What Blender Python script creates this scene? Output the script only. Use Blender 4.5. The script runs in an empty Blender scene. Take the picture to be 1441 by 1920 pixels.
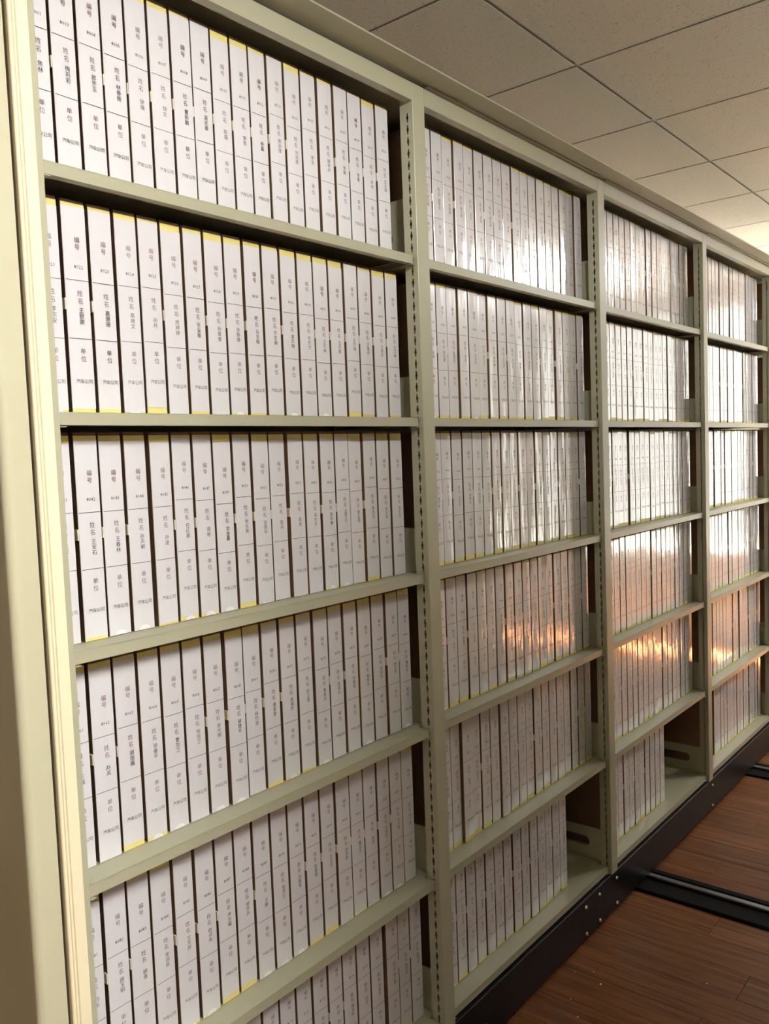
import bpy, bmesh, math, random
from mathutils import Vector, Matrix

scene = bpy.context.scene
COL = scene.collection
rnd = random.Random(7)

# ------------------------------------------------------------------ camera, world, sun, exposure
F_PX = 1586.51
cam_data = bpy.data.cameras.new('camera')
cam_data.sensor_fit = 'VERTICAL'
cam_data.sensor_height = 36.0
cam_data.lens = F_PX * 36.0 / 1920.0
cam_data.clip_start = 0.02
cam = bpy.data.objects.new('camera', cam_data)
cam.location = (-0.5968, -1.1136, 1.4673)
cam.rotation_euler = (math.radians(86.1536), math.radians(2.1948), math.radians(-50.6607))
COL.objects.link(cam)
scene.camera = cam

world = bpy.data.worlds.new('sky')
scene.world = world
world.use_nodes = True
wn = world.node_tree.nodes
wn['Background'].inputs['Color'].default_value = (1.0, 0.96, 0.88, 1)
wn['Background'].inputs['Strength'].default_value = 2.6

sun_data = bpy.data.lights.new('sun_offscreen', 'SUN')
sun_data.energy = 620.0
sun_data.angle = math.radians(1.0)
sun_data.color = (1.0, 0.92, 0.80)
sun = bpy.data.objects.new('sun_offscreen', sun_data)
sun.rotation_euler = Vector((-0.35, -0.06, -1.0)).to_track_quat('-Z', 'Y').to_euler()
sun.location = (9, 0, 6)
COL.objects.link(sun)

scene.view_settings.view_transform = 'Standard'
scene.view_settings.look = 'None'
scene.view_settings.gamma = 1.0
scene.view_settings.use_curve_mapping = False
scene.view_settings.exposure = 0.0

LAMP_NEAR, LAMP_FAR = 185.0, 27.0     # emission strength of the ceiling lamps' diffusers

# room and shelving sizes (metres), floor at z = 0
BAY = 0.9
POST = 0.0425            # width of an upright
PDEP = 0.034             # depth of an upright
Z_CEIL = 2.63
SHELF_Z = [1.897, 1.5464, 1.1994, 0.8499, 0.4972, 0.159]
LIP = 0.0188
BEAM_B, BEAM_T = 2.2213, 2.2581
AISLE = -1.34            # back of the added unit that shades the aisle
YBOX = 0.057             # front of the boxes
DEPTH = 0.30
X_END, X_LEFT, Y_FRONT, Y_BACK = 5.9, -2.6, -3.4, 2.4

# ------------------------------------------------------------------ helpers
def tag(o, label=None, cat=None, group=None, kind=None):
    if label: o['label'] = label
    if cat: o['category'] = cat
    if group: o['group'] = group
    if kind: o['kind'] = kind
    return o

def link(name, mesh, parent=None, loc=(0, 0, 0), rot=None):
    o = bpy.data.objects.new(name, mesh)
    COL.objects.link(o)
    o.location = loc
    if rot: o.rotation_euler = rot
    if parent: o.parent = parent
    return o

def empty(name, loc=(0, 0, 0), rot=(0, 0, 0)):
    o = bpy.data.objects.new(name, None)
    o.empty_display_size = 0.05
    COL.objects.link(o)
    o.location = loc
    o.rotation_euler = rot
    return o

def add_box(bm, x0, x1, y0, y1, z0, z1, bev=0.0, seg=1, mat=0):
    r = bmesh.ops.create_cube(bm, size=1.0)
    vs = r['verts']
    for v in vs:
        v.co = Vector(((x0 + x1) / 2 + v.co.x * (x1 - x0), (y0 + y1) / 2 + v.co.y * (y1 - y0), (z0 + z1) / 2 + v.co.z * (z1 - z0)))
    fs = set(f for v in vs for f in v.link_faces)
    for f in fs: f.material_index = mat
    if bev > 0:
        es = list(set(e for v in vs for e in v.link_edges))
        bmesh.ops.bevel(bm, geom=es, offset=bev, segments=seg, affect='EDGES', profile=0.5)

def mesh_of(name, bm, *mats, smooth=False):
    me = bpy.data.meshes.new(name)
    bm.normal_update()
    bm.to_mesh(me); bm.free()
    for m in mats: me.materials.append(m)
    if smooth:
        for p in me.polygons: p.use_smooth = True
    return me

def box_mesh(name, dims, mat, bev=0.0, seg=1):
    bm = bmesh.new()
    add_box(bm, *dims, bev=bev, seg=seg)
    return mesh_of(name, bm, mat)

def prism_mesh(name, pts, axis, a0, a1, mat, smooth=False):
    """extrude a closed 2-D outline along an axis ('x' or 'z'); pts are (y,z) or (x,y)"""
    n = len(pts)
    vs = []
    for a in (a0, a1):
        for (p, q) in pts:
            vs.append((a, p, q) if axis == 'x' else (p, q, a))
    fs = [list(range(n))[::-1], list(range(n, 2 * n))]
    for i in range(n):
        j = (i + 1) % n
        fs.append([i, j, n + j, n + i])
    me = bpy.data.meshes.new(name)
    me.from_pydata(vs, [], fs)
    bm = bmesh.new(); bm.from_mesh(me)
    bmesh.ops.recalc_face_normals(bm, faces=bm.faces)
    bm.to_mesh(me); bm.free()
    me.materials.append(mat)
    return me

# ------------------------------------------------------------------ materials
def new_mat(name):
    m = bpy.data.materials.new(name)
    m.use_nodes = True
    nt = m.node_tree
    return m, nt, nt.nodes['Principled BSDF']

def node(nt, kind, **kw):
    n = nt.nodes.new(kind)
    for k, v in kw.items():
        if k in n.inputs: n.inputs[k].default_value = v
        else: setattr(n, k, v)
    return n

def paint(name, col, rough, var=0.06, bump=0.05, scale=6.0, spec=0.5, metal=0.0):
    m, nt, p = new_mat(name)
    tc = node(nt, 'ShaderNodeTexCoord')
    n1 = node(nt, 'ShaderNodeTexNoise', Scale=scale, Detail=4.0)
    nt.links.new(tc.outputs['Object'], n1.inputs['Vector'])
    ramp = node(nt, 'ShaderNodeMixRGB', blend_type='MIX')
    ramp.inputs['Color1'].default_value = [c * (1 - var) for c in col] + [1]
    ramp.inputs['Color2'].default_value = [min(1, c * (1 + var)) for c in col] + [1]
    nt.links.new(n1.outputs['Fac'], ramp.inputs['Fac'])
    nt.links.new(ramp.outputs['Color'], p.inputs['Base Color'])
    p.inputs['Roughness'].default_value = rough
    p.inputs['Specular IOR Level'].default_value = spec
    p.inputs['Metallic'].default_value = metal
    if bump:
        n2 = node(nt, 'ShaderNodeTexNoise', Scale=300.0, Detail=2.0)
        nt.links.new(tc.outputs['Object'], n2.inputs['Vector'])
        b = node(nt, 'ShaderNodeBump', Strength=bump, Distance=0.001)
        nt.links.new(n2.outputs['Fac'], b.inputs['Height'])
        nt.links.new(b.outputs['Normal'], p.inputs['Normal'])
    return m

M_PAINT = paint('shelf_paint', (0.43, 0.42, 0.30), 0.38)
M_PANEL = paint('end_panel_paint', (0.55, 0.53, 0.37), 0.42)
M_CREAM = paint('cream_rubber', (0.86, 0.78, 0.55), 0.5)
M_BLACK = paint('black_paint', (0.007, 0.006, 0.006), 0.42, spec=0.25)
M_DARKGAP = paint('black_rubber', (0.006, 0.006, 0.006), 0.8, spec=0.1)
M_STEEL = paint('zinc_bolt', (0.45, 0.45, 0.44), 0.35, metal=1.0)
M_RAIL = paint('rail_steel', (0.22, 0.22, 0.23), 0.4, metal=1.0)
M_KRAFT = paint('kraft_card', (0.17, 0.095, 0.05), 0.75, var=0.25, scale=25)
M_YELLOW = paint('yellow_card', (0.80, 0.71, 0.26), 0.4, var=0.08, scale=20)
M_TAB = paint('cream_tab', (0.82, 0.74, 0.55), 0.5)
M_THUMB = paint('white_thumb', (0.86, 0.86, 0.84), 0.35)
M_WALL = paint('wall_paint', (0.62, 0.58, 0.50), 0.85)
M_FRAME = paint('white_frame', (0.75, 0.75, 0.73), 0.4)
M_TEE = paint('tee_metal', (0.50, 0.49, 0.45), 0.35)
M_SCRAP = paint('scrap_paper', (0.8, 0.78, 0.72), 0.8)

def tile_mat():
    m, nt, p = new_mat('mineral_tile')
    tc = node(nt, 'ShaderNodeTexCoord')
    oi = node(nt, 'ShaderNodeObjectInfo')
    add = node(nt, 'ShaderNodeVectorMath', operation='ADD')
    nt.links.new(tc.outputs['Object'], add.inputs[0])
    nt.links.new(oi.outputs['Random'], add.inputs[1])
    v = node(nt, 'ShaderNodeTexNoise', Scale=170.0, Detail=3.0)
    nt.links.new(add.outputs[0], v.inputs['Vector'])
    cr = node(nt, 'ShaderNodeValToRGB')
    cr.color_ramp.elements[0].position = 0.30; cr.color_ramp.elements[0].color = (0.45, 0.43, 0.38, 1)
    cr.color_ramp.elements[1].position = 0.40; cr.color_ramp.elements[1].color = (0.77, 0.765, 0.69, 1)
    nt.links.new(v.outputs['Fac'], cr.inputs['Fac'])
    nt.links.new(cr.outputs['Color'], p.inputs['Base Color'])
    p.inputs['Roughness'].default_value = 0.85
    b = node(nt, 'ShaderNodeBump', Strength=0.15, Distance=0.002)
    nt.links.new(v.outputs['Fac'], b.inputs['Height'])
    nt.links.new(b.outputs['Normal'], p.inputs['Normal'])
    return m
M_TILE = tile_mat()

def wood_mat():
    m, nt, p = new_mat('laminate_wood')
    tc = node(nt, 'ShaderNodeTexCoord')
    oi = node(nt, 'ShaderNodeObjectInfo')
    mul = node(nt, 'ShaderNodeVectorMath', operation='SCALE'); mul.inputs['Scale'].default_value = 37.0
    comb = node(nt, 'ShaderNodeCombineXYZ')
    for k in 'XYZ': nt.links.new(oi.outputs['Random'], comb.inputs[k])
    nt.links.new(comb.outputs[0], mul.inputs[0])
    add = node(nt, 'ShaderNodeVectorMath', operation='ADD')
    nt.links.new(tc.outputs['Object'], add.inputs[0]); nt.links.new(mul.outputs[0], add.inputs[1])
    mp = node(nt, 'ShaderNodeMapping'); mp.inputs['Scale'].default_value = (60, 2.2, 20)
    nt.links.new(add.outputs[0], mp.inputs['Vector'])
    n = node(nt, 'ShaderNodeTexNoise', Scale=1.6, Detail=6.0, Roughness=0.65)
    nt.links.new(mp.outputs[0], n.inputs['Vector'])
    cr = node(nt, 'ShaderNodeValToRGB')
    cr.color_ramp.elements[0].position = 0.32; cr.color_ramp.elements[0].color = (0.085, 0.030, 0.011, 1)
    cr.color_ramp.elements[1].position = 0.72; cr.color_ramp.elements[1].color = (0.26, 0.105, 0.038, 1)
    nt.links.new(n.outputs['Fac'], cr.inputs['Fac'])
    mix = node(nt, 'ShaderNodeMixRGB', blend_type='MULTIPLY'); mix.inputs['Fac'].default_value = 0.35
    gr = node(nt, 'ShaderNodeMapRange'); gr.inputs['To Min'].default_value = 0.6; gr.inputs['To Max'].default_value = 1.2
    nt.links.new(oi.outputs['Random'], gr.inputs['Value'])
    nt.links.new(cr.outputs['Color'], mix.inputs['Color1']); nt.links.new(gr.outputs[0], mix.inputs['Color2'])
    nt.links.new(mix.outputs['Color'], p.inputs['Base Color'])
    p.inputs['Roughness'].default_value = 0.42
    p.inputs['Specular IOR Level'].default_value = 0.15
    b = node(nt, 'ShaderNodeBump', Strength=0.12, Distance=0.001)
    nt.links.new(n.outputs['Fac'], b.inputs['Height']); nt.links.new(b.outputs['Normal'], p.inputs['Normal'])
    return m
M_WOOD = wood_mat()

def label_mat():
    """white label sheet under clear film: glossy and a little wavy, differently on each box"""
    m, nt, p = new_mat('label_sheet')
    tc = node(nt, 'ShaderNodeTexCoord')
    oi = node(nt, 'ShaderNodeObjectInfo')
    comb = node(nt, 'ShaderNodeCombineXYZ')
    for k in 'XYZ': nt.links.new(oi.outputs['Random'], comb.inputs[k])
    mul = node(nt, 'ShaderNodeVectorMath', operation='SCALE'); mul.inputs['Scale'].default_value = 53.0
    nt.links.new(comb.outputs[0], mul.inputs[0])
    add = node(nt, 'ShaderNodeVectorMath', operation='ADD')
    nt.links.new(tc.outputs['Object'], add.inputs[0]); nt.links.new(mul.outputs[0], add.inputs[1])
    mp = node(nt, 'ShaderNodeMapping'); mp.inputs['Scale'].default_value = (26, 26, 7)
    nt.links.new(add.outputs[0], mp.inputs['Vector'])
    n = node(nt, 'ShaderNodeTexNoise', Scale=1.0, Detail=2.0)
    nt.links.new(mp.outputs[0], n.inputs['Vector'])
    b = node(nt, 'ShaderNodeBump', Strength=0.45, Distance=0.006)
    nt.links.new(n.outputs['Fac'], b.inputs['Height'])
    nt.links.new(b.outputs['Normal'], p.inputs['Normal'])
    p.inputs['Base Color'].default_value = (0.80, 0.79, 0.82, 1)
    p.inputs['Roughness'].default_value = 0.20
    p.inputs['Specular IOR Level'].default_value = 0.8
    p.inputs['Coat IOR'].default_value = 1.7
    p.inputs['Coat Weight'].default_value = 1.0
    p.inputs['Coat Roughness'].default_value = 0.10
    nt.links.new(b.outputs['Normal'], p.inputs['Coat Normal'])
    return m
M_LABEL = label_mat()
M_INKH = paint('grey_red_ink', (0.20, 0.12, 0.13), 0.5, bump=0)
M_INK = paint('black_ink', (0.05, 0.045, 0.05), 0.5, bump=0)

def emit_mat(name, col, s):
    m = bpy.data.materials.new(name); m.use_nodes = True
    nt = m.node_tree
    nt.nodes.remove(nt.nodes['Principled BSDF'])
    e = node(nt, 'ShaderNodeEmission', Strength=s); e.inputs['Color'].default_value = (*col, 1)
    nt.links.new(e.outputs[0], nt.nodes['Material Output'].inputs['Surface'])
    return m
M_LAMP_NEAR = emit_mat('lamp_diffuser', (1.0, 0.97, 0.93), LAMP_NEAR)
M_LAMP_FAR = emit_mat('far_lamp_diffuser', (0.97, 0.98, 1.0), LAMP_FAR)

def glass_mat():
    m = bpy.data.materials.new('window_glass'); m.use_nodes = True
    nt = m.node_tree
    nt.nodes.remove(nt.nodes['Principled BSDF'])
    t = node(nt, 'ShaderNodeBsdfTransparent'); t.inputs['Color'].default_value = (0.95, 0.97, 0.97, 1)
    g = node(nt, 'ShaderNodeBsdfGlossy', Roughness=0.02)
    f = node(nt, 'ShaderNodeFresnel', IOR=1.45)
    geo = node(nt, 'ShaderNodeNewGeometry')            # same reflectance on both faces of the pane
    mr = node(nt, 'ShaderNodeMapRange'); mr.inputs['To Min'].default_value = 1.45; mr.inputs['To Max'].default_value = 1 / 1.45
    nt.links.new(geo.outputs['Backfacing'], mr.inputs['Value']); nt.links.new(mr.outputs[0], f.inputs['IOR'])
    mx = node(nt, 'ShaderNodeMixShader')
    nt.links.new(f.outputs[0], mx.inputs[0]); nt.links.new(t.outputs[0], mx.inputs[1]); nt.links.new(g.outputs[0], mx.inputs[2])
    nt.links.new(mx.outputs[0], nt.nodes['Material Output'].inputs['Surface'])
    return m
M_GLASS = glass_mat()

# ------------------------------------------------------------------ the room
def struct(name, mesh, loc=(0, 0, 0)):
    return tag(link(name, mesh, loc=loc), kind='structure')

floor = struct('floor', box_mesh('floor_slab', (X_LEFT, X_END, Y_FRONT, Y_BACK, -0.06, -0.012), M_BLACK))
floor['label'] = 'dark brown wood laminate floor'
PW = 0.125
TRACKS = [(0.79, 0.95), (1.99, 2.15), (3.19, 3.35), (4.39, 4.55)]
def plank_mesh(w, l):
    bm = bmesh.new()
    add_box(bm, 0.0, w, 0.0, l, -0.012, 0.0, bev=0.0007)
    return mesh_of('plank', bm, M_WOOD)
pm_cache = {}
def plank(x0, x1, y0, y1):
    k = (round(x1 - x0, 4), round(y1 - y0, 4))
    if k not in pm_cache: pm_cache[k] = plank_mesh(*k)
    link('plank', pm_cache[k], floor, (x0, y0, 0))
c0 = 2.36 - PW * 40
col = 0
x = c0
while x < X_END:
    x0, x1 = max(x, X_LEFT), min(x + PW, X_END)
    if x1 - x0 > 0.01:
        gap = 0.0006
        fine = 0.6 < x0 < 4.2
        L = 0.9 if fine else 5.8
        off = {39: -0.163, 34: -0.43}.get(col, rnd.uniform(-0.85, 0.0))
        ys = [Y_FRONT]
        if fine:
            ys += [y for y in [off + 0.9 * k for k in range(-4, 3)] if Y_FRONT + 0.05 < y < Y_BACK - 0.05]
        ys.append(Y_BACK)
        g1 = 0.003 if col == 39 else gap
        spans = [(x0, x1 - g1)]
        for (a, b) in TRACKS:                      # the tracks are let into the floor
            ns = []
            for (s, e) in spans:
                if e <= a or s >= b: ns.append((s, e))
                else:
                    if a - s > 0.004: ns.append((s, a))
                    if e - b > 0.004: ns.append((b, e))
            spans = ns
        for (s, e) in spans:
            for k in range(len(ys) - 1):
                plank(s, e, ys[k] + gap, ys[k + 1] - gap)
    x += PW
    col += 1

# ceiling: slab, tee bars, tiles
ceil = struct('ceiling', box_mesh('ceiling_slab', (X_LEFT, X_END, Y_FRONT, Y_BACK, Z_CEIL + 0.03, Z_CEIL + 0.09), M_WALL))
ceil['label'] = 'suspended ceiling of pale mineral tiles on metal tees'
TX0, TY0, T = 1.87, 0.09, 0.6
xs = [TX0 + T * k for k in range(-8, 8)]
ys = [TY0 + T * k for k in range(-6, 5)]
def tee_mesh(length, along):
    bm = bmesh.new()
    w = 0.012
    if along == 'y': add_box(bm, -w, w, 0, length, 0, 0.002); add_box(bm, -0.001, 0.001, 0, length, 0.002, 0.024)
    else: add_box(bm, 0, length, -w, w, 0, 0.002); add_box(bm, 0, length, -0.001, 0.001, 0.002, 0.024)
    return mesh_of('tee', bm, M_TEE)
mty = tee_mesh(Y_BACK - Y_FRONT, 'y'); mtx = tee_mesh(X_END - X_LEFT, 'x')
for a in xs:
    if X_LEFT + .02 < a < X_END - .02: link('ceiling_tee', mty, ceil, (a, Y_FRONT, Z_CEIL + 0.0042))
for a in ys:
    if Y_FRONT + .02 < a < Y_BACK - .02: link('ceiling_tee', mtx, ceil, (X_LEFT, a, Z_CEIL + 0.0065))
tile_cache = {}
ex = sorted(set([X_LEFT, X_END] + [a for a in xs if X_LEFT < a < X_END]))
ey = sorted(set([Y_FRONT, Y_BACK] + [a for a in ys if Y_FRONT < a < Y_BACK]))
for i in range(len(ex) - 1):
    for j in range(len(ey) - 1):
        w, l = round(ex[i + 1] - ex[i], 3), round(ey[j + 1] - ey[j], 3)
        mx, my = (ex[i] + ex[i + 1]) / 2, (ey[j] + ey[j + 1]) / 2
        if (w, l) not in tile_cache:
            bm = bmesh.new()
            add_box(bm, 0.005, w - 0.005, 0.005, l - 0.005, 0, 0.004, bev=0.0015)
            add_box(bm, 0.002, w - 0.002, 0.002, l - 0.002, 0.0095, 0.022)
            tile_cache[(w, l)] = mesh_of('tile', bm, M_TILE)
        link('ceiling_tile', tile_cache[(w, l)], ceil, (ex[i], ey[j], Z_CEIL))

struct('wall_left', box_mesh('wall_left', (X_LEFT - 0.1, X_LEFT, Y_FRONT, Y_BACK, 0, Z_CEIL + 0.06), M_WALL))
struct('wall_front', box_mesh('wall_front', (X_LEFT - 0.1, X_END + 0.1, Y_FRONT - 0.1, Y_FRONT, 0, Z_CEIL + 0.06), M_WALL))
struct('wall_back', box_mesh('wall_back', (X_LEFT - 0.1, X_END + 0.1, Y_BACK, Y_BACK + 0.1, 0, Z_CEIL + 0.06), M_WALL))
# end wall with the window
WY0, WY1, WZ0, WZ1 = -2.2, 2.0, 0.70, 2.52
bm = bmesh.new()
for d in ((X_END, X_END + 0.15, Y_FRONT, WY0, 0, Z_CEIL + 0.06), (X_END, X_END + 0.15, WY1, Y_BACK, 0, Z_CEIL + 0.06),
          (X_END, X_END + 0.15, WY0, WY1, 0, WZ0), (X_END, X_END + 0.15, WY0, WY1, WZ1, Z_CEIL + 0.06)):
    add_box(bm, *d)
struct('wall_right', mesh_of('wall_right', bm, M_WALL))
win = tag(empty('window_1', (X_END + 0.07, (WY0 + WY1) / 2, WZ0)), kind='structure')
wy0, wy1, wh = WY0 - win.location.y, WY1 - win.location.y, WZ1 - WZ0
bm = bmesh.new()
for d in ((-.03, .03, wy0, wy0 + .05, 0, wh), (-.03, .03, wy1 - .05, wy1, 0, wh), (-.03, .03, wy0 + .05, wy1 - .05, 0, .05), (-.03, .03, wy0 + .05, wy1 - .05, wh - .05, wh)):
    add_box(bm, *d)
link('window_frame', mesh_of('window_frame', bm, M_FRAME), win)
nw = 6
step = (wy1 - wy0 - .1) / nw
mull = box_mesh('mullion', (-.025, .025, -.02, .02, .05, wh - .05), M_FRAME)
pane = box_mesh('pane', (-.003, .003, .0, step - .04, .06, wh - .06), M_GLASS)
for k in range(1, nw): link('mullion', mull, win, (0, wy0 + .05 + step * k, 0))
for k in range(nw): link('pane', pane, win, (0, wy0 + .07 + step * k, 0))
portal_d = bpy.data.lights.new('window_portal_offscreen', 'AREA')
portal_d.shape = 'RECTANGLE'; portal_d.size = WZ1 - WZ0; portal_d.size_y = WY1 - WY0
portal_d.cycles.is_portal = True
portal = bpy.data.objects.new('window_portal_offscreen', portal_d)
portal.location = (X_END + 0.16, (WY0 + WY1) / 2, (WZ0 + WZ1) / 2)
portal.rotation_euler = (0, math.radians(90), 0)
COL.objects.link(portal)

# ------------------------------------------------------------------ ceiling lamp (outside the frame, lights the near bays)
def ceiling_light(which, x, y, mat, label, drop=0.0, hw=0.60, hl=0.16):
    lamp = tag(empty('ceiling_light_%s_offscreen' % which, (x, y, Z_CEIL - drop)), label, 'light')
    link('light_tray', box_mesh('light_tray', (-hw, hw, -hl, hl, -.012, -.0005), M_FRAME, bev=.002), lamp)
    link('diffuser_%s_offscreen' % which, box_mesh('diffuser', (-hw + .01, hw - .01, -hl + .01, hl - .01, -.100, -.012), mat, bev=.008), lamp)
    e = box_mesh('end_cap', (-.008, .008, -hl, hl, -.104, -.012), M_FRAME)
    for sx in (-1, 1): link('end_cap', e, lamp, (sx * (hw - .002), 0, 0))
    if drop:
        for sx in (-1, 1): link('rod', box_mesh('rod', (-.004, .004, -.004, .004, -.001, drop - .0005), M_FRAME), lamp, (sx * hw * .6, 0, 0))
ceiling_light('aisle_mouth', 0.0, -1.90, M_LAMP_NEAR, 'short opal light hung beside the mouth of the aisle', 0.077, 0.165, 0.335)
ceiling_light('aisle_end', 4.27, -1.41, M_LAMP_FAR, 'opal ceiling light between the far bay and the window')

# unseen counter added so its pale top bounces sun onto the ceiling
ctr = tag(empty('bounce_counter', (X_END - .275, (WY0 + WY1) / 2, 0)), 'added unseen counter under the window, its pale top bouncing sun upward', 'counter')
link('bounce_counter_top', box_mesh('bounce_counter_top', (-.025, .27, -2.1, 2.1, .655, .69), M_FRAME, bev=.003), ctr)
for q in range(6):
    link('bounce_counter_front', box_mesh('bounce_counter_front', (.0, .018, -2.08 + .695 * q, -2.08 + .695 * q + .685, .02, .654), M_WALL, bev=.002), ctr)

# ------------------------------------------------------------------ floor tracks
for (a, b), txt in zip(TRACKS, ('under the bay next to the end panel', 'under the third bay from the end panel', 'under the far bay beside the bolted base', 'beyond the far bay near the window')):
    t = tag(empty('floor_track', ((a + b) / 2, 0, 0)), 'black floor track with a worn steel rail ' + txt, 'track', 'floor tracks of the mobile shelving')
    w = (b - a) / 2 - 0.001
    bm = bmesh.new()
    add_box(bm, -w, w, Y_FRONT + .02, Y_BACK - .02, -0.0115, 0.002)
    for s in (-1, 1):
        add_box(bm, *sorted((s * w, s * (w - 0.028))), Y_FRONT + .02, Y_BACK - .02, 0.002, 0.010, bev=0.003)
    link('track_bed', mesh_of('track_bed', bm, M_DARKGAP), t)
    link('rail', box_mesh('rail', (0.018, 0.040, Y_FRONT + .02, Y_BACK - .02, 0.002, 0.012), M_RAIL, bev=0.002), t)

# ------------------------------------------------------------------ mobile shelving
NB = 5                                     # the fifth bay lies beyond the frame
XR = NB * BAY + POST
unit = tag(empty('mobile_shelving', (0, 0, 0)), 'long grey-green steel mobile shelving unit with slotted uprights on a black base', 'shelving')

# base carriage
base = link('base_carriage', box_mesh('base_carriage', (-0.045, XR, 0.0, DEPTH, 0.014, 0.134), M_BLACK, bev=0.0012), unit)
base['label'] = 'black steel base beam with pairs of bolts'
bm = bmesh.new()
r = bmesh.ops.create_cone(bm, cap_ends=True, segments=12, radius1=0.0062, radius2=0.0042, depth=0.005)
bmesh.ops.rotate(bm, verts=bm.verts, cent=(0, 0, 0), matrix=Matrix.Rotation(math.radians(90), 3, 'X'))
bolt_me = mesh_of('bolt', bm, M_STEEL)
for bx in [k * BAY + 0.035 for k in range(NB + 1)] + [1.621, 1.711]:
    for bz in (0.109, 0.028): link('bolt', bolt_me, base, (bx, -0.0022, bz))

# uprights: front post is a hollow channel with keyhole slots in both sides
def slotted_post():
    vs, fs = [], []
    z0, z1 = 0.134, BEAM_T
    def quad(a, b, c, d):
        i = len(vs); vs.extend([a, b, c, d]); fs.append([i, i + 1, i + 2, i + 3])
    W, D = POST, PDEP
    yc = 0.0145
    pitch = 0.025
    prof = [(0.0, .0017), (.006, .0018), (.0085, .0033), (.0115, .0033), (.014, .0019), (.0195, .0015)]
    for X, sgn in ((0.0, 1), (W, -1)):
        z = z0 + 0.02
        quad((X, 0, z0), (X, D, z0), (X, D, z), (X, 0, z))
        while z + pitch < BEAM_B - 0.004:
            for k in range(len(prof) - 1):
                (a, wa), (b, wb) = prof[k], prof[k + 1]
                quad((X, 0, z + a), (X, yc - wa, z + a), (X, yc - wb, z + b), (X, 0, z + b))
                quad((X, yc + wa, z + a), (X, D, z + a), (X, D, z + b), (X, yc + wb, z + b))
                quad((X, yc - wa, z + a), (X + sgn * .0012, yc - wa, z + a), (X + sgn * .0012, yc - wb, z + b), (X, yc - wb, z + b))
                quad((X, yc + wa, z + a), (X + sgn * .0012, yc + wa, z + a), (X + sgn * .0012, yc + wb, z + b), (X, yc + wb, z + b))
            quad((X, 0, z + .0195), (X, D, z + .0195), (X, D, z + pitch), (X, 0, z + pitch))
            z += pitch
        quad((X, 0, z), (X, D, z), (X, D, z1), (X, 0, z1))
    e = 0.0012
    # rounded front corners and back
    quad((0, 0, z0), (e, -e, z0), (e, -e, z1), (0, 0, z1))
    quad((e, -e, z0), (W - e, -e, z0), (W - e, -e, z1), (e, -e, z1))
    quad((W - e, -e, z0), (W, 0, z0), (W, 0, z1), (W - e, -e, z1))
    quad((0, D, z0), (W, D, z0), (W, D, z1), (0, D, z1))
    quad((0, 0, z1), (W, 0, z1), (W, D, z1), (0, D, z1))
    me = bpy.data.meshes.new('upright')
    me.from_pydata(vs, [], fs)
    me.materials.append(M_PAINT)
    bm = bmesh.new(); bm.from_mesh(me)
    bmesh.ops.remove_doubles(bm, verts=bm.verts, dist=0.00005)
    bm.to_mesh(me); bm.free()
    return me
post_me = slotted_post()
rear_me = box_mesh('rear_upright', (0, POST, DEPTH - PDEP, DEPTH, 0.134, BEAM_T), M_PAINT)
for k in range(NB + 1):
    link('upright', post_me, unit, (k * BAY, 0, 0))
    link('rear_upright', rear_me, unit, (k * BAY, 0, 0))

# top beams, top sheets, dust cover
beam_pts = [(-0.0008, BEAM_B), (-0.0008, BEAM_T), (0.0008, BEAM_T), (0.0008, BEAM_B + .0016), (.018, BEAM_B + .0016), (.018, BEAM_B + .009), (.0196, BEAM_B + .009), (.0196, BEAM_B)]
beam_me = prism_mesh('top_beam', beam_pts, 'x', POST + .0004, BAY - .0006, M_PAINT)
top_me = box_mesh('top_sheet', (POST / 2, BAY + POST / 2 - .001, .021, DEPTH, BEAM_T - .006, BEAM_T), M_PAINT)
back_me = box_mesh('back_panel', (POST / 2, BAY + POST / 2 - .001, DEPTH, DEPTH + .0015, 0.134, BEAM_T), M_PAINT)
strip_me = box_mesh('cover_strip', (POST + .008, BAY - .004, -0.006, 0.002, BEAM_T + .0035, BEAM_T + .0065), M_PAINT)
for k in range(NB):
    link('top_beam', beam_me, unit, (k * BAY, 0, 0))
    link('top_sheet', top_me, unit, (k * BAY, 0, 0))
    link('back_panel', back_me, unit, (k * BAY, 0, 0))
    if k: link('cover_strip', strip_me, unit, (k * BAY, 0, 0))
bm = bmesh.new()
add_box(bm, -0.045, XR, -0.060, DEPTH + .01, BEAM_T + .0085, BEAM_T + .0125, bev=0.001)
cov = link('dust_cover', mesh_of('dust_cover', bm, M_PAINT), unit)
cov['label'] = 'flat dust cover overhanging the top beam'

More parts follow.
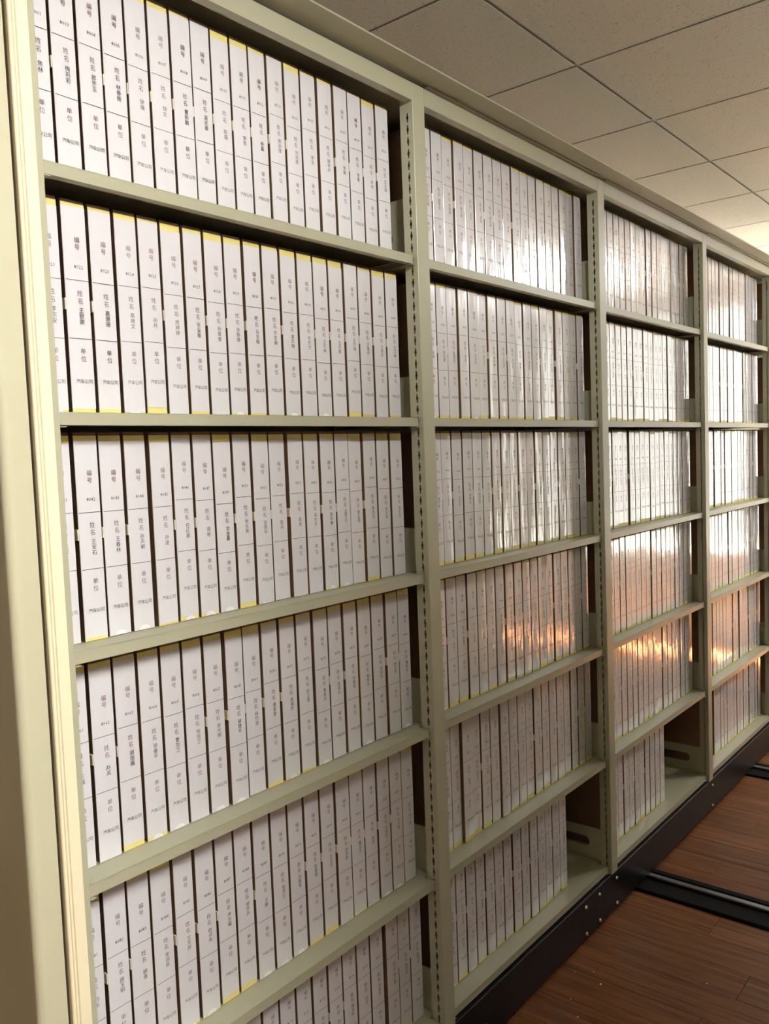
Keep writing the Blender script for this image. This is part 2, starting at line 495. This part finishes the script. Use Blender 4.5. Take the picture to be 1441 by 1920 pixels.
# shelves with folded front lip, and the slotted side hangers that carry them
def shelf_mesh():
    bm = bmesh.new()
    t = 0.0012
    d = 0.009
    x0, x1 = POST + .003, BAY - .0055
    wx0, wx1 = POST / 2 + .003, BAY + POST / 2 - .003
    add_box(bm, wx0, wx1, PDEP + .003, DEPTH - PDEP - .003, -t, 0)                 # tray behind the posts
    add_box(bm, x0, x1, d, PDEP + .003, -t, 0)                                     # tray between the posts
    add_box(bm, x0, x1, d, d + t, -LIP, -t * .2)                                   # front lip
    add_box(bm, x0, x1, d + t, d + .016, -LIP, -LIP + t)                           # return flange
    add_box(bm, x0, x0 + t, d + t, PDEP, -LIP, -t)
    add_box(bm, x1 - t, x1, d + t, PDEP, -LIP, -t)
    return mesh_of('shelf', bm, M_PAINT)
shelf_me = shelf_mesh()
def hanger_mesh(side, h):
    """pressed side plate with a rounded window near its foot, hooks into the slots"""
    X = (POST / 2 + .0008) if side > 0 else (BAY + POST / 2 - .0008)
    y0, y1, z0, z1 = PDEP + .0005, DEPTH - PDEP - .0005, -.016, h
    oy0, oy1, oz0, oz1 = .082, .215, .034, .068
    vs, fs = [], []
    n = 8
    rr = (oz1 - oz0) / 2
    inner = []
    for k in range(n + 1):
        a = math.pi / 2 - math.pi * k / n
        inner.append((oy1 - rr + rr * math.cos(a), oz0 + rr + rr * math.sin(a)))
    for k in range(n + 1):
        a = -math.pi / 2 - math.pi * k / n
        inner.append((oy0 + rr + rr * math.cos(a), oz0 + rr + rr * math.sin(a)))
    outer = [(y0, z0), (y1, z0), (y1, z1), (y0, z1)]
    bm = bmesh.new()
    for dx in (-.0006, .0006):
        vo = [bm.verts.new((X + dx, a, b)) for a, b in outer]
        vi = [bm.verts.new((X + dx, a, b)) for a, b in inner]
        es = [bm.edges.new((vo[i], vo[(i + 1) % 4])) for i in range(4)] + [bm.edges.new((vi[i], vi[(i + 1) % len(vi)])) for i in range(len(vi))]
        bmesh.ops.triangle_fill(bm, use_beauty=True, use_dissolve=False, edges=es)
    # foot tab that peeps out under the lip
    f = 1 if side > 0 else -1
    xa, xb = (POST + .0005, POST + .014) if side > 0 else (BAY - .014, BAY - .0005)
    add_box(bm, xa, xb, .006, .030, -LIP - .0030, -LIP - .0018)
    add_box(bm, *sorted((X, X + f * .012)), y0, y1, z0, z0 + .0012)
    return mesh_of('shelf_hanger', bm, M_PAINT)
HANG_TOP = [0.133, 0.094, 0.100, 0.102, 0.105, 0.100]
shelf_objs = {}
for k in range(NB):
    for j, z in enumerate(SHELF_Z):
        shelf_objs[(k, j)] = link('shelf', shelf_me, unit, (k * BAY, 0, z))
hm = {}
for j, h in enumerate(HANG_TOP):
    for side in (1, -1): hm[(j, side)] = hanger_mesh(side, h)
for k in range(NB):
    for j, z in enumerate(SHELF_Z):
        for side in (1, -1): link('shelf_hanger', hm[(j, side)], unit, (k * BAY, 0, z))

# end panel (rounded sheet-metal edge) and the ribbed cream seal on the first upright
pts = []
xo, xi = -0.0455, -0.0040
R = 0.010
for k in range(7):
    a = math.pi + (math.pi / 2) * k / 6
    pts.append((xo + R + R * math.cos(a), -0.002 + R + R * math.sin(a)))
pts += [(xi, -0.002), (xi, DEPTH + .01), (xo, DEPTH + .01)]
ep = link('end_panel', prism_mesh('end_panel', pts, 'z', 0.02, BEAM_T + .05, M_PANEL), unit)
ep['label'] = 'pale olive end panel with rounded edge'
pts = [(0.0, -.0006), (0.0, -.0075), (.0012, -.009), (.0042, -.009), (.005, -.0070), (.0056, -.0070), (.0064, -.009), (.0092, -.009), (.0098, -.0065), (.0106, -.0065),
       (.0116, -.0088), (.027, -.0088), (.029, -.0078), (.030, -.006), (.030, -.0012)]
sl = link('seal_strip', prism_mesh('seal_strip', pts, 'z', 0.14, BEAM_T + .02, M_CREAM), unit)
sl['label'] = 'cream ribbed seal strip'

# unseen second unit, added across the aisle to shade the lower boxes
shade_unit = tag(empty('mobile_shelving', (0.13, AISLE - DEPTH, 0)), 'added unseen mobile shelving unit whose closed back shades the aisle', 'shelving')
for ch in list(unit.children):
    if ch.name.startswith(('shelf_hanger', 'cover_strip', 'base_carriage', 'dust_cover')): continue
    if ch.location.x > 4.2 or (ch.location.x > 3.3 and not ch.name.startswith(('upright', 'rear_upright'))): continue
    c = ch.copy(); COL.objects.link(c); c.parent = shade_unit
X4 = 4 * BAY + POST
link('base_carriage', box_mesh('base_carriage', (-0.045, X4, 0.0, DEPTH, 0.014, 0.134), M_BLACK, bev=0.0012), shade_unit)
link('dust_cover', box_mesh('dust_cover', (-0.045, X4, -0.060, DEPTH + .01, BEAM_T + .0085, BEAM_T + .0125), M_PAINT, bev=0.001), shade_unit)

# ------------------------------------------------------------------ file boxes
BW, BH, BD = 0.0384, 0.3200, 0.204        # body of a box
SPH = 0.3145                               # height of the spine sheet
body_me = box_mesh('body', (0, BW, 0.0008, BD, 0.0, BH), M_KRAFT, bev=0.0010)
# yellow spine sheet, its two long edges rolled round the corners
def rolled(name, w, z0, z1, proud, roll, mat, wave=0.0):
    prof = [(0.0, roll), (0.0, 0.0006), (0.0006, 0.0), (w * .33, -wave), (w * .67, -wave), (w - 0.0006, 0.0), (w, 0.0006), (w, roll)]
    vs, fs = [], []
    for z in (z0, z1):
        for (a, b) in prof: vs.append((a, b - proud, z))
    n = len(prof)
    for i in range(n - 1): fs.append([i, i + 1, n + i + 1, n + i])
    me = bpy.data.meshes.new(name)
    me.from_pydata(vs, [], fs); me.materials.append(mat)
    return me
spine_me = rolled('spine', BW + .0002, 0.0004, SPH, 0.0000, 0.0010, M_YELLOW)
LB, LT = -0.196, 0.109                     # label sheet below and above its first rule
label_mes = [rolled('label', BW + .0004, LB + a, LT + b, 0.0004, 0.0012, M_LABEL, wave=w) for a, b, w in ((0, 0, 0.0), (.003, -.003, .0003), (-.002, -.005, .0005), (.004, 0, -.0002))]
label_lo = [LB, LB + .003, LB - .002, LB + .004]
label_hi = [LT, LT - .003, LT - .005, LT]
tab_me = box_mesh('closing_tab', (-0.0020, 0.0012, 0.0004, 0.009, 0.156, 0.173), M_TAB, bev=0.0004)
def thumb():
    n = 10
    vs = [(BW / 2 + .0105 * math.cos(math.pi * k / n), -0.0009, .0008 + .0075 * math.sin(math.pi * k / n)) for k in range(n + 1)]
    vs += [(a, -0.0003, c) for a, b, c in vs]
    m = n + 1
    fs = [list(range(m))] + [[i, i + 1, m + i + 1, m + i] for i in range(n)]
    me = bpy.data.meshes.new('thumb_patch'); me.from_pydata(vs, [], fs); me.materials.append(M_THUMB)
    return me
thumb_me = thumb()

# glyph outlines (Blender's own built-in font), cached
glyphs = {}
def glyph(ch):
    if ch not in glyphs:
        c = bpy.data.curves.new('glyph', 'FONT'); c.body = ch; c.size = 1.0; c.resolution_u = 1
        o = bpy.data.objects.new('glyph', c); COL.objects.link(o)
        bpy.context.view_layer.update()
        ev = o.evaluated_get(bpy.context.evaluated_depsgraph_get())
        me = ev.to_mesh()
        vs = [(v.co.x, v.co.y) for v in me.vertices]; fs = [list(p.vertices) for p in me.polygons]
        ev.to_mesh_clear()
        bpy.data.objects.remove(o); bpy.data.curves.remove(c)
        xs_ = [v[0] for v in vs] or [0]; ys_ = [v[1] for v in vs] or [0]
        glyphs[ch] = (vs, fs, (min(xs_) + max(xs_)) / 2, (min(ys_) + max(ys_)) / 2)
    return glyphs[ch]

YT = -0.0012
def put(vs, fs, ch, x, z, size):
    g, f, cx, cy = glyph(ch)
    b = len(vs)
    vs.extend([(x + (a - cx) * size, YT, z + (c - cy) * size) for a, c in g])
    fs.extend([[b + i for i in p] for p in f])
def rule(vs, fs, z):
    b = len(vs)
    vs.extend([(0.0008, YT + .0001, z - .0004), (BW - .0002, YT + .0001, z - .0004), (BW - .0002, YT + .0001, z + .0004), (0.0008, YT + .0001, z + .0004)])
    fs.append([b, b + 1, b + 2, b + 3])
XC = BW / 2 + 0.0030
R2 = -0.087                                # second rule under the first
def head_geo():
    vs, fs = [], []
    for ch, z in (('编', .0602), ('号', .0490), ('姓', -.0192), ('名', -.0307), ('单', R2 - .0186), ('位', R2 - .0300)):
        put(vs, fs, ch, XC, z, 0.0095)
    return vs, fs
HEAD = head_geo()
def line_geo():
    vs, fs = [], []
    rule(vs, fs, 0.0); rule(vs, fs, R2)
    for i, ch in enumerate('汽车公司'): put(vs, fs, ch, XC - .0008 + (i - 1.5) * .0068, R2 - .064, 0.0072)
    return vs, fs
LINES = line_geo()
def entry_geo(number, name):
    vs, fs = [], []
    for i, ch in enumerate(number): put(vs, fs, ch, XC + .0005 + (i - 1.5) * .0038, .0200, 0.0076)
    zs = (-.0446, -.0532, -.0620) if len(name) == 3 else (-.0510, -.0600)
    for ch, z in zip(name, zs): put(vs, fs, ch, XC + .0012, z, 0.0086)
    return vs, fs
def print_geo(number, name):
    vs, fs, ms = [], [], []
    for (v, f), m in ((HEAD, 0), (LINES, 1), (entry_geo(number, name), 1)):
        b = len(vs)
        vs.extend(v); fs.extend([[b + i for i in p] for p in f]); ms.extend([m] * len(f))
    return vs, fs, ms
def print_mesh(number, name):
    me = bpy.data.meshes.new('label_print'); vs, fs, ms = print_geo(number, name)
    me.from_pydata(vs, [], fs); me.materials.append(M_INKH); me.materials.append(M_INK)
    me.polygons.foreach_set('material_index', ms)
    return me

NAMES = [
    '焦林 梅莉莉 郎怀玉 林春雨 徐瑞 徐文 曹新鹏 葛志章 陈磊 李哲 杨磊 郭庆强 刘加君 李吉 解奉良 李鹏 徐雪 宋涛 王小菲'.split(),
    '李宗安 王银荣 高珊珊 高继文 孙丹 庞婷婷 张童敏 孙爱金 张静静 马玉梅 于志娟 高凤梅 毛凯兰 王凤英 王凤霞 王凤梅 王瑞芳 王瑞花 王习林'.split(),
    '王平 王安石 王春林 孙天明 孙波 任红鹏 周艳 李全喜 张长英 张国华 陈兵 高波 吴东方 郭凤春 孟秀兰 郭玉国 朱玉兰 李玉坤 李凤玉'.split(),
    '王强 赵英 胡加福 徐春平 曹加卫 徐恒卫 徐光明 胡建华 杨烈波 黄爱香 高福芳 赵立香 鲁爱兵 徐淑云 徐福青 崔晓东 李瑞云 林玉萍 曹新华'.split(),
    '刘东 薛玉明 姚青 李润泉 王兆芹 赵贞本 尹志耀 徐学兵 王静 徐月兰 刘振军 陈爱霞 王玉芝 李秀英 董玉兵 陈芳 王凤珍 李玉香 马一兵'.split(),
]
NUMS = [
    [8001] + list(range(8003, 8021)),
    list(range(8021, 8032)) + list(range(8033, 8041)),
    list(range(8041, 8048)) + list(range(8049, 8061)),
    list(range(8061, 8076)) + list(range(8077, 8081)),
    list(range(8081, 8094)) + list(range(8095, 8101)),
    list(range(8101, 8115)) + list(range(8116, 8121)),
]
SUR = '王李张刘陈杨徐孙马高林郭'
GIV = '玉春凤志国华明文英兰秀平军青云新建红学永'
# left edges and first-rule heights of the boxes in the first bay
BX = [
    [.060, .104, .144, .184, .226, .270, .315, .361, .403, .445, .489, .536, .579, .624, .670, .716, .756, .805, .846],
    [.057, .102, .147, .192, .235, .278, .323, .366, .411, .457, .501, .546, .591, .636, .680, .726, .772, .817, .860],
    [.053, .098, .142, .186, .232, .277, .320, .364, .408, .454, .499, .545, .588, .634, .676, .719, .766, .811, .858],
    [.055, .100, .144, .187, .232, .276, .321, .366, .411, .455, .500, .546, .592, .637, .682, .728, .773, .819, .863],
    [.056, .101, .146, .189, .232, .277, .323, .366, .411, .455, .500, .545, .590, .636, .678, .720, .768, .810, .854],
    [.055, .100, .145, .190, .235, .280, .324, .368, .412, .457, .501, .548, .592, .637, .678, .724, .776, .819, .863],
]
RZ = [
    [.205, .210, .206, .204, .201, .202, .202, .205, .198, .199, .200, .210, .199, .207, .205, .209, .204, .200, .203],
    [.199, .2006, .2010, .2026, .2055, .1996, .1996, .1966, .199, .199, .2006, .198, .1966, .1956, .1966, .2060, .2006, .198, .1996],
    [.198, .1976, .1960, .192, .197, .206, .202, .190, .202, .196, .199, .2006, .195, .197, .200, .195, .2006, .195, .190],
    [.196, .197, .201, .200, .194, .190, .190, .192, .193, .200, .199, .204, .195, .194, .194, .190, .199, .195, .192],
    [.192, .189, .190, .190, .203, .196, .202, .203, .189, .190, .198, .201, .203, .195, .197, .198, .190, .199, .186],
    [.195] * 19,
]
ORD = ['first', 'second', 'third', 'fourth', 'fifth', 'sixth', 'seventh', 'eighth', 'ninth', 'tenth', 'eleventh', 'twelfth', 'thirteenth', 'fourteenth', 'fifteenth', 'sixteenth', 'seventeenth', 'eighteenth', 'nineteenth']
SHELFN = ['top', 'second', 'third', 'fourth', 'fifth', 'bottom']

rest_v, rest_f, rest_m = [], [], []
REST_MATS = [M_KRAFT, M_YELLOW, M_LABEL, M_TAB, M_INKH, M_INK]
def rest_add(me, mi, mat):
    b = len(rest_v)
    rest_v.extend([tuple(mat @ v.co) for v in me.vertices])
    for p in me.polygons:
        rest_f.append([b + i for i in p.vertices]); rest_m.append(mi)

def place_box(k, j, i, x, rel, number, name, individual, order):
    z = SHELF_Z[j] + 0.0003
    y = YBOX + rnd.gauss(0, 0.0008) + (rnd.uniform(.001, .0035) if rnd.random() < .12 else 0)
    rz = rnd.gauss(0, math.radians(0.4))
    rz = max(-math.radians(0.55), min(math.radians(0.55), rz))
    ry = 0.0
    lv = rnd.randrange(4)
    rel = min(rel, SPH - label_hi[lv] - .0002)
    rel = max(rel, .0008 - label_lo[lv])
    lw = max(-.022, min(.022, rnd.gauss(0, .014)))          # the sheet does not sit quite square on the spine
    ly = -abs(math.sin(lw)) * BW / 2 - (math.sin(lw) * BW / 2)
    has_thumb = rnd.random() < 0.55 and (rel + label_lo[lv]) < .008
    has_tab = rnd.random() < 0.7
    if individual:
        root = empty('file_box', (x, y, z), (0, ry, rz))
        where = ['bay beside the end panel', 'second bay from the end panel', 'third bay from the end panel'][k]
        if k == 0:
            lab = 'white file box numbered %s, %s of its %s shelf, %s' % (number, ORD[order], SHELFN[j], where)
        else:
            lab = '%s white file box from the end-panel side, %s shelf, %s' % (ORD[order], SHELFN[j], ['', 'second bay', 'third bay'][k])
        tag(root, lab, 'file box', 'file boxes on the %s shelf of the %s' % (SHELFN[j], where))
        link('body', body_me, root)
        link('spine', spine_me, root, (-.0001, 0, 0))
        lb = link('label', label_mes[lv], root, (-.0003, ly, rel), (0, 0, lw))
        tag(link('label_print', print_mesh(number, name), lb, (.0003, 0, 0)), kind='stuff')
        if has_tab: link('closing_tab', tab_me, root)
        if has_thumb: link('thumb_patch', thumb_me, root)
    else:
        M = Matrix.Translation((x, y, z)) @ Matrix.Rotation(rz, 4, 'Z')
        rest_add(body_me, 0, M)
        rest_add(spine_me, 1, M @ Matrix.Translation((-.0002, 0, 0)))
        L = M @ Matrix.Translation((-.0003, ly, rel)) @ Matrix.Rotation(lw, 4, 'Z')
        rest_add(label_mes[lv], 2, L)
        L = L @ Matrix.Translation((.0003, 0, 0))
        if has_tab: rest_add(tab_me, 3, M)
        vs, fs, ms = print_geo(number, name)
        b = len(rest_v)
        rest_v.extend([tuple(L @ Vector(v)) for v in vs])
        for p, m in zip(fs, ms): rest_f.append([b + q for q in p]); rest_m.append(4 + m)

def some_name():
    n = rnd.choice(SUR) + rnd.choice(GIV)
    return n + (rnd.choice(GIV) if rnd.random() < .75 else '')

count = 0
for k in range(NB):
    for j in range(6):
        n = 19
        if j == 5: n = {0: 19, 1: 15, 2: 12, 3: 19, 4: 19}[k]
        if k == 4: n = 8
        lastx = -9.0
        for i in range(n):
            if (k >= 1 and i == 0) or (k == 4 and i == 1): continue    # nothing of these shows
            if k == 0:
                x = BX[j][i] - 0.0040
                rel = RZ[j][i]
                number = str(NUMS[j][i])
                name = NAMES[j][i] if j < 5 else some_name()
            else:
                x = k * BAY + 0.0565 + 0.0446 * i + rnd.uniform(-.0007, .0007)
                rel = .2045 + rnd.gauss(0, .0012)
                number = str(8001 + 120 * k + 20 * j + i)
                name = some_name()
            x = max(x, lastx + 0.0430); lastx = x
            if k == 0: ind, order = (j < 5 or i >= 6), i
            elif k == 1: ind, order = i >= 1, i - 1
            elif k == 2: ind, order = (i >= 2 and i <= 17 and not (j == 5 and i > 9)), i - 2
            else: ind, order = False, 0
            if k == 0 and j == 5: order = i
            count += ind
            place_box(k, j, i, x, rel, number, name, ind, order)
me = bpy.data.meshes.new('packed_file_boxes')
me.from_pydata(rest_v, [], rest_f)
for m in REST_MATS: me.materials.append(m)
me.polygons.foreach_set('material_index', rest_m)
tag(link('packed_file_boxes', me), 'rows of white file boxes packed on the farthest bay and behind uprights', 'file boxes', kind='stuff')
print('individual boxes', count)

# ------------------------------------------------------------------ paper flecks on the floor
for q, (fx, fy, s) in enumerate([(1.464, -.118, .008), (1.473, -.037, .004), (1.503, -.078, .004), (1.36, -.081, .004), (1.304, -.129, .005), (1.634, -.347, .004)]):
    bm = bmesh.new()
    n = 6
    ring = []
    for k in range(n):
        a = 2 * math.pi * k / n
        rr = s * (0.35 + 0.25 * rnd.random())
        ring.append((rr * math.cos(a), rr * 0.7 * math.sin(a)))
    lo = [bm.verts.new((a, b, 0.0)) for a, b in ring]
    hi = [bm.verts.new((a * .9, b * .9, 0.0006 + .0008 * rnd.random())) for a, b in ring]
    bm.faces.new(lo[::-1]); bm.faces.new(hi)
    for k in range(n): bm.faces.new((lo[k], lo[(k + 1) % n], hi[(k + 1) % n], hi[k]))
    o = link('paper_fleck', mesh_of('paper_fleck', bm, M_SCRAP), None, (fx, fy, 0.0))
    tag(o, 'largest scrap of white paper on the floor by the black base' if q == 0 else 'tiny white paper fleck lying on the wood floor', 'scrap', None if q == 0 else 'paper flecks on the floor')
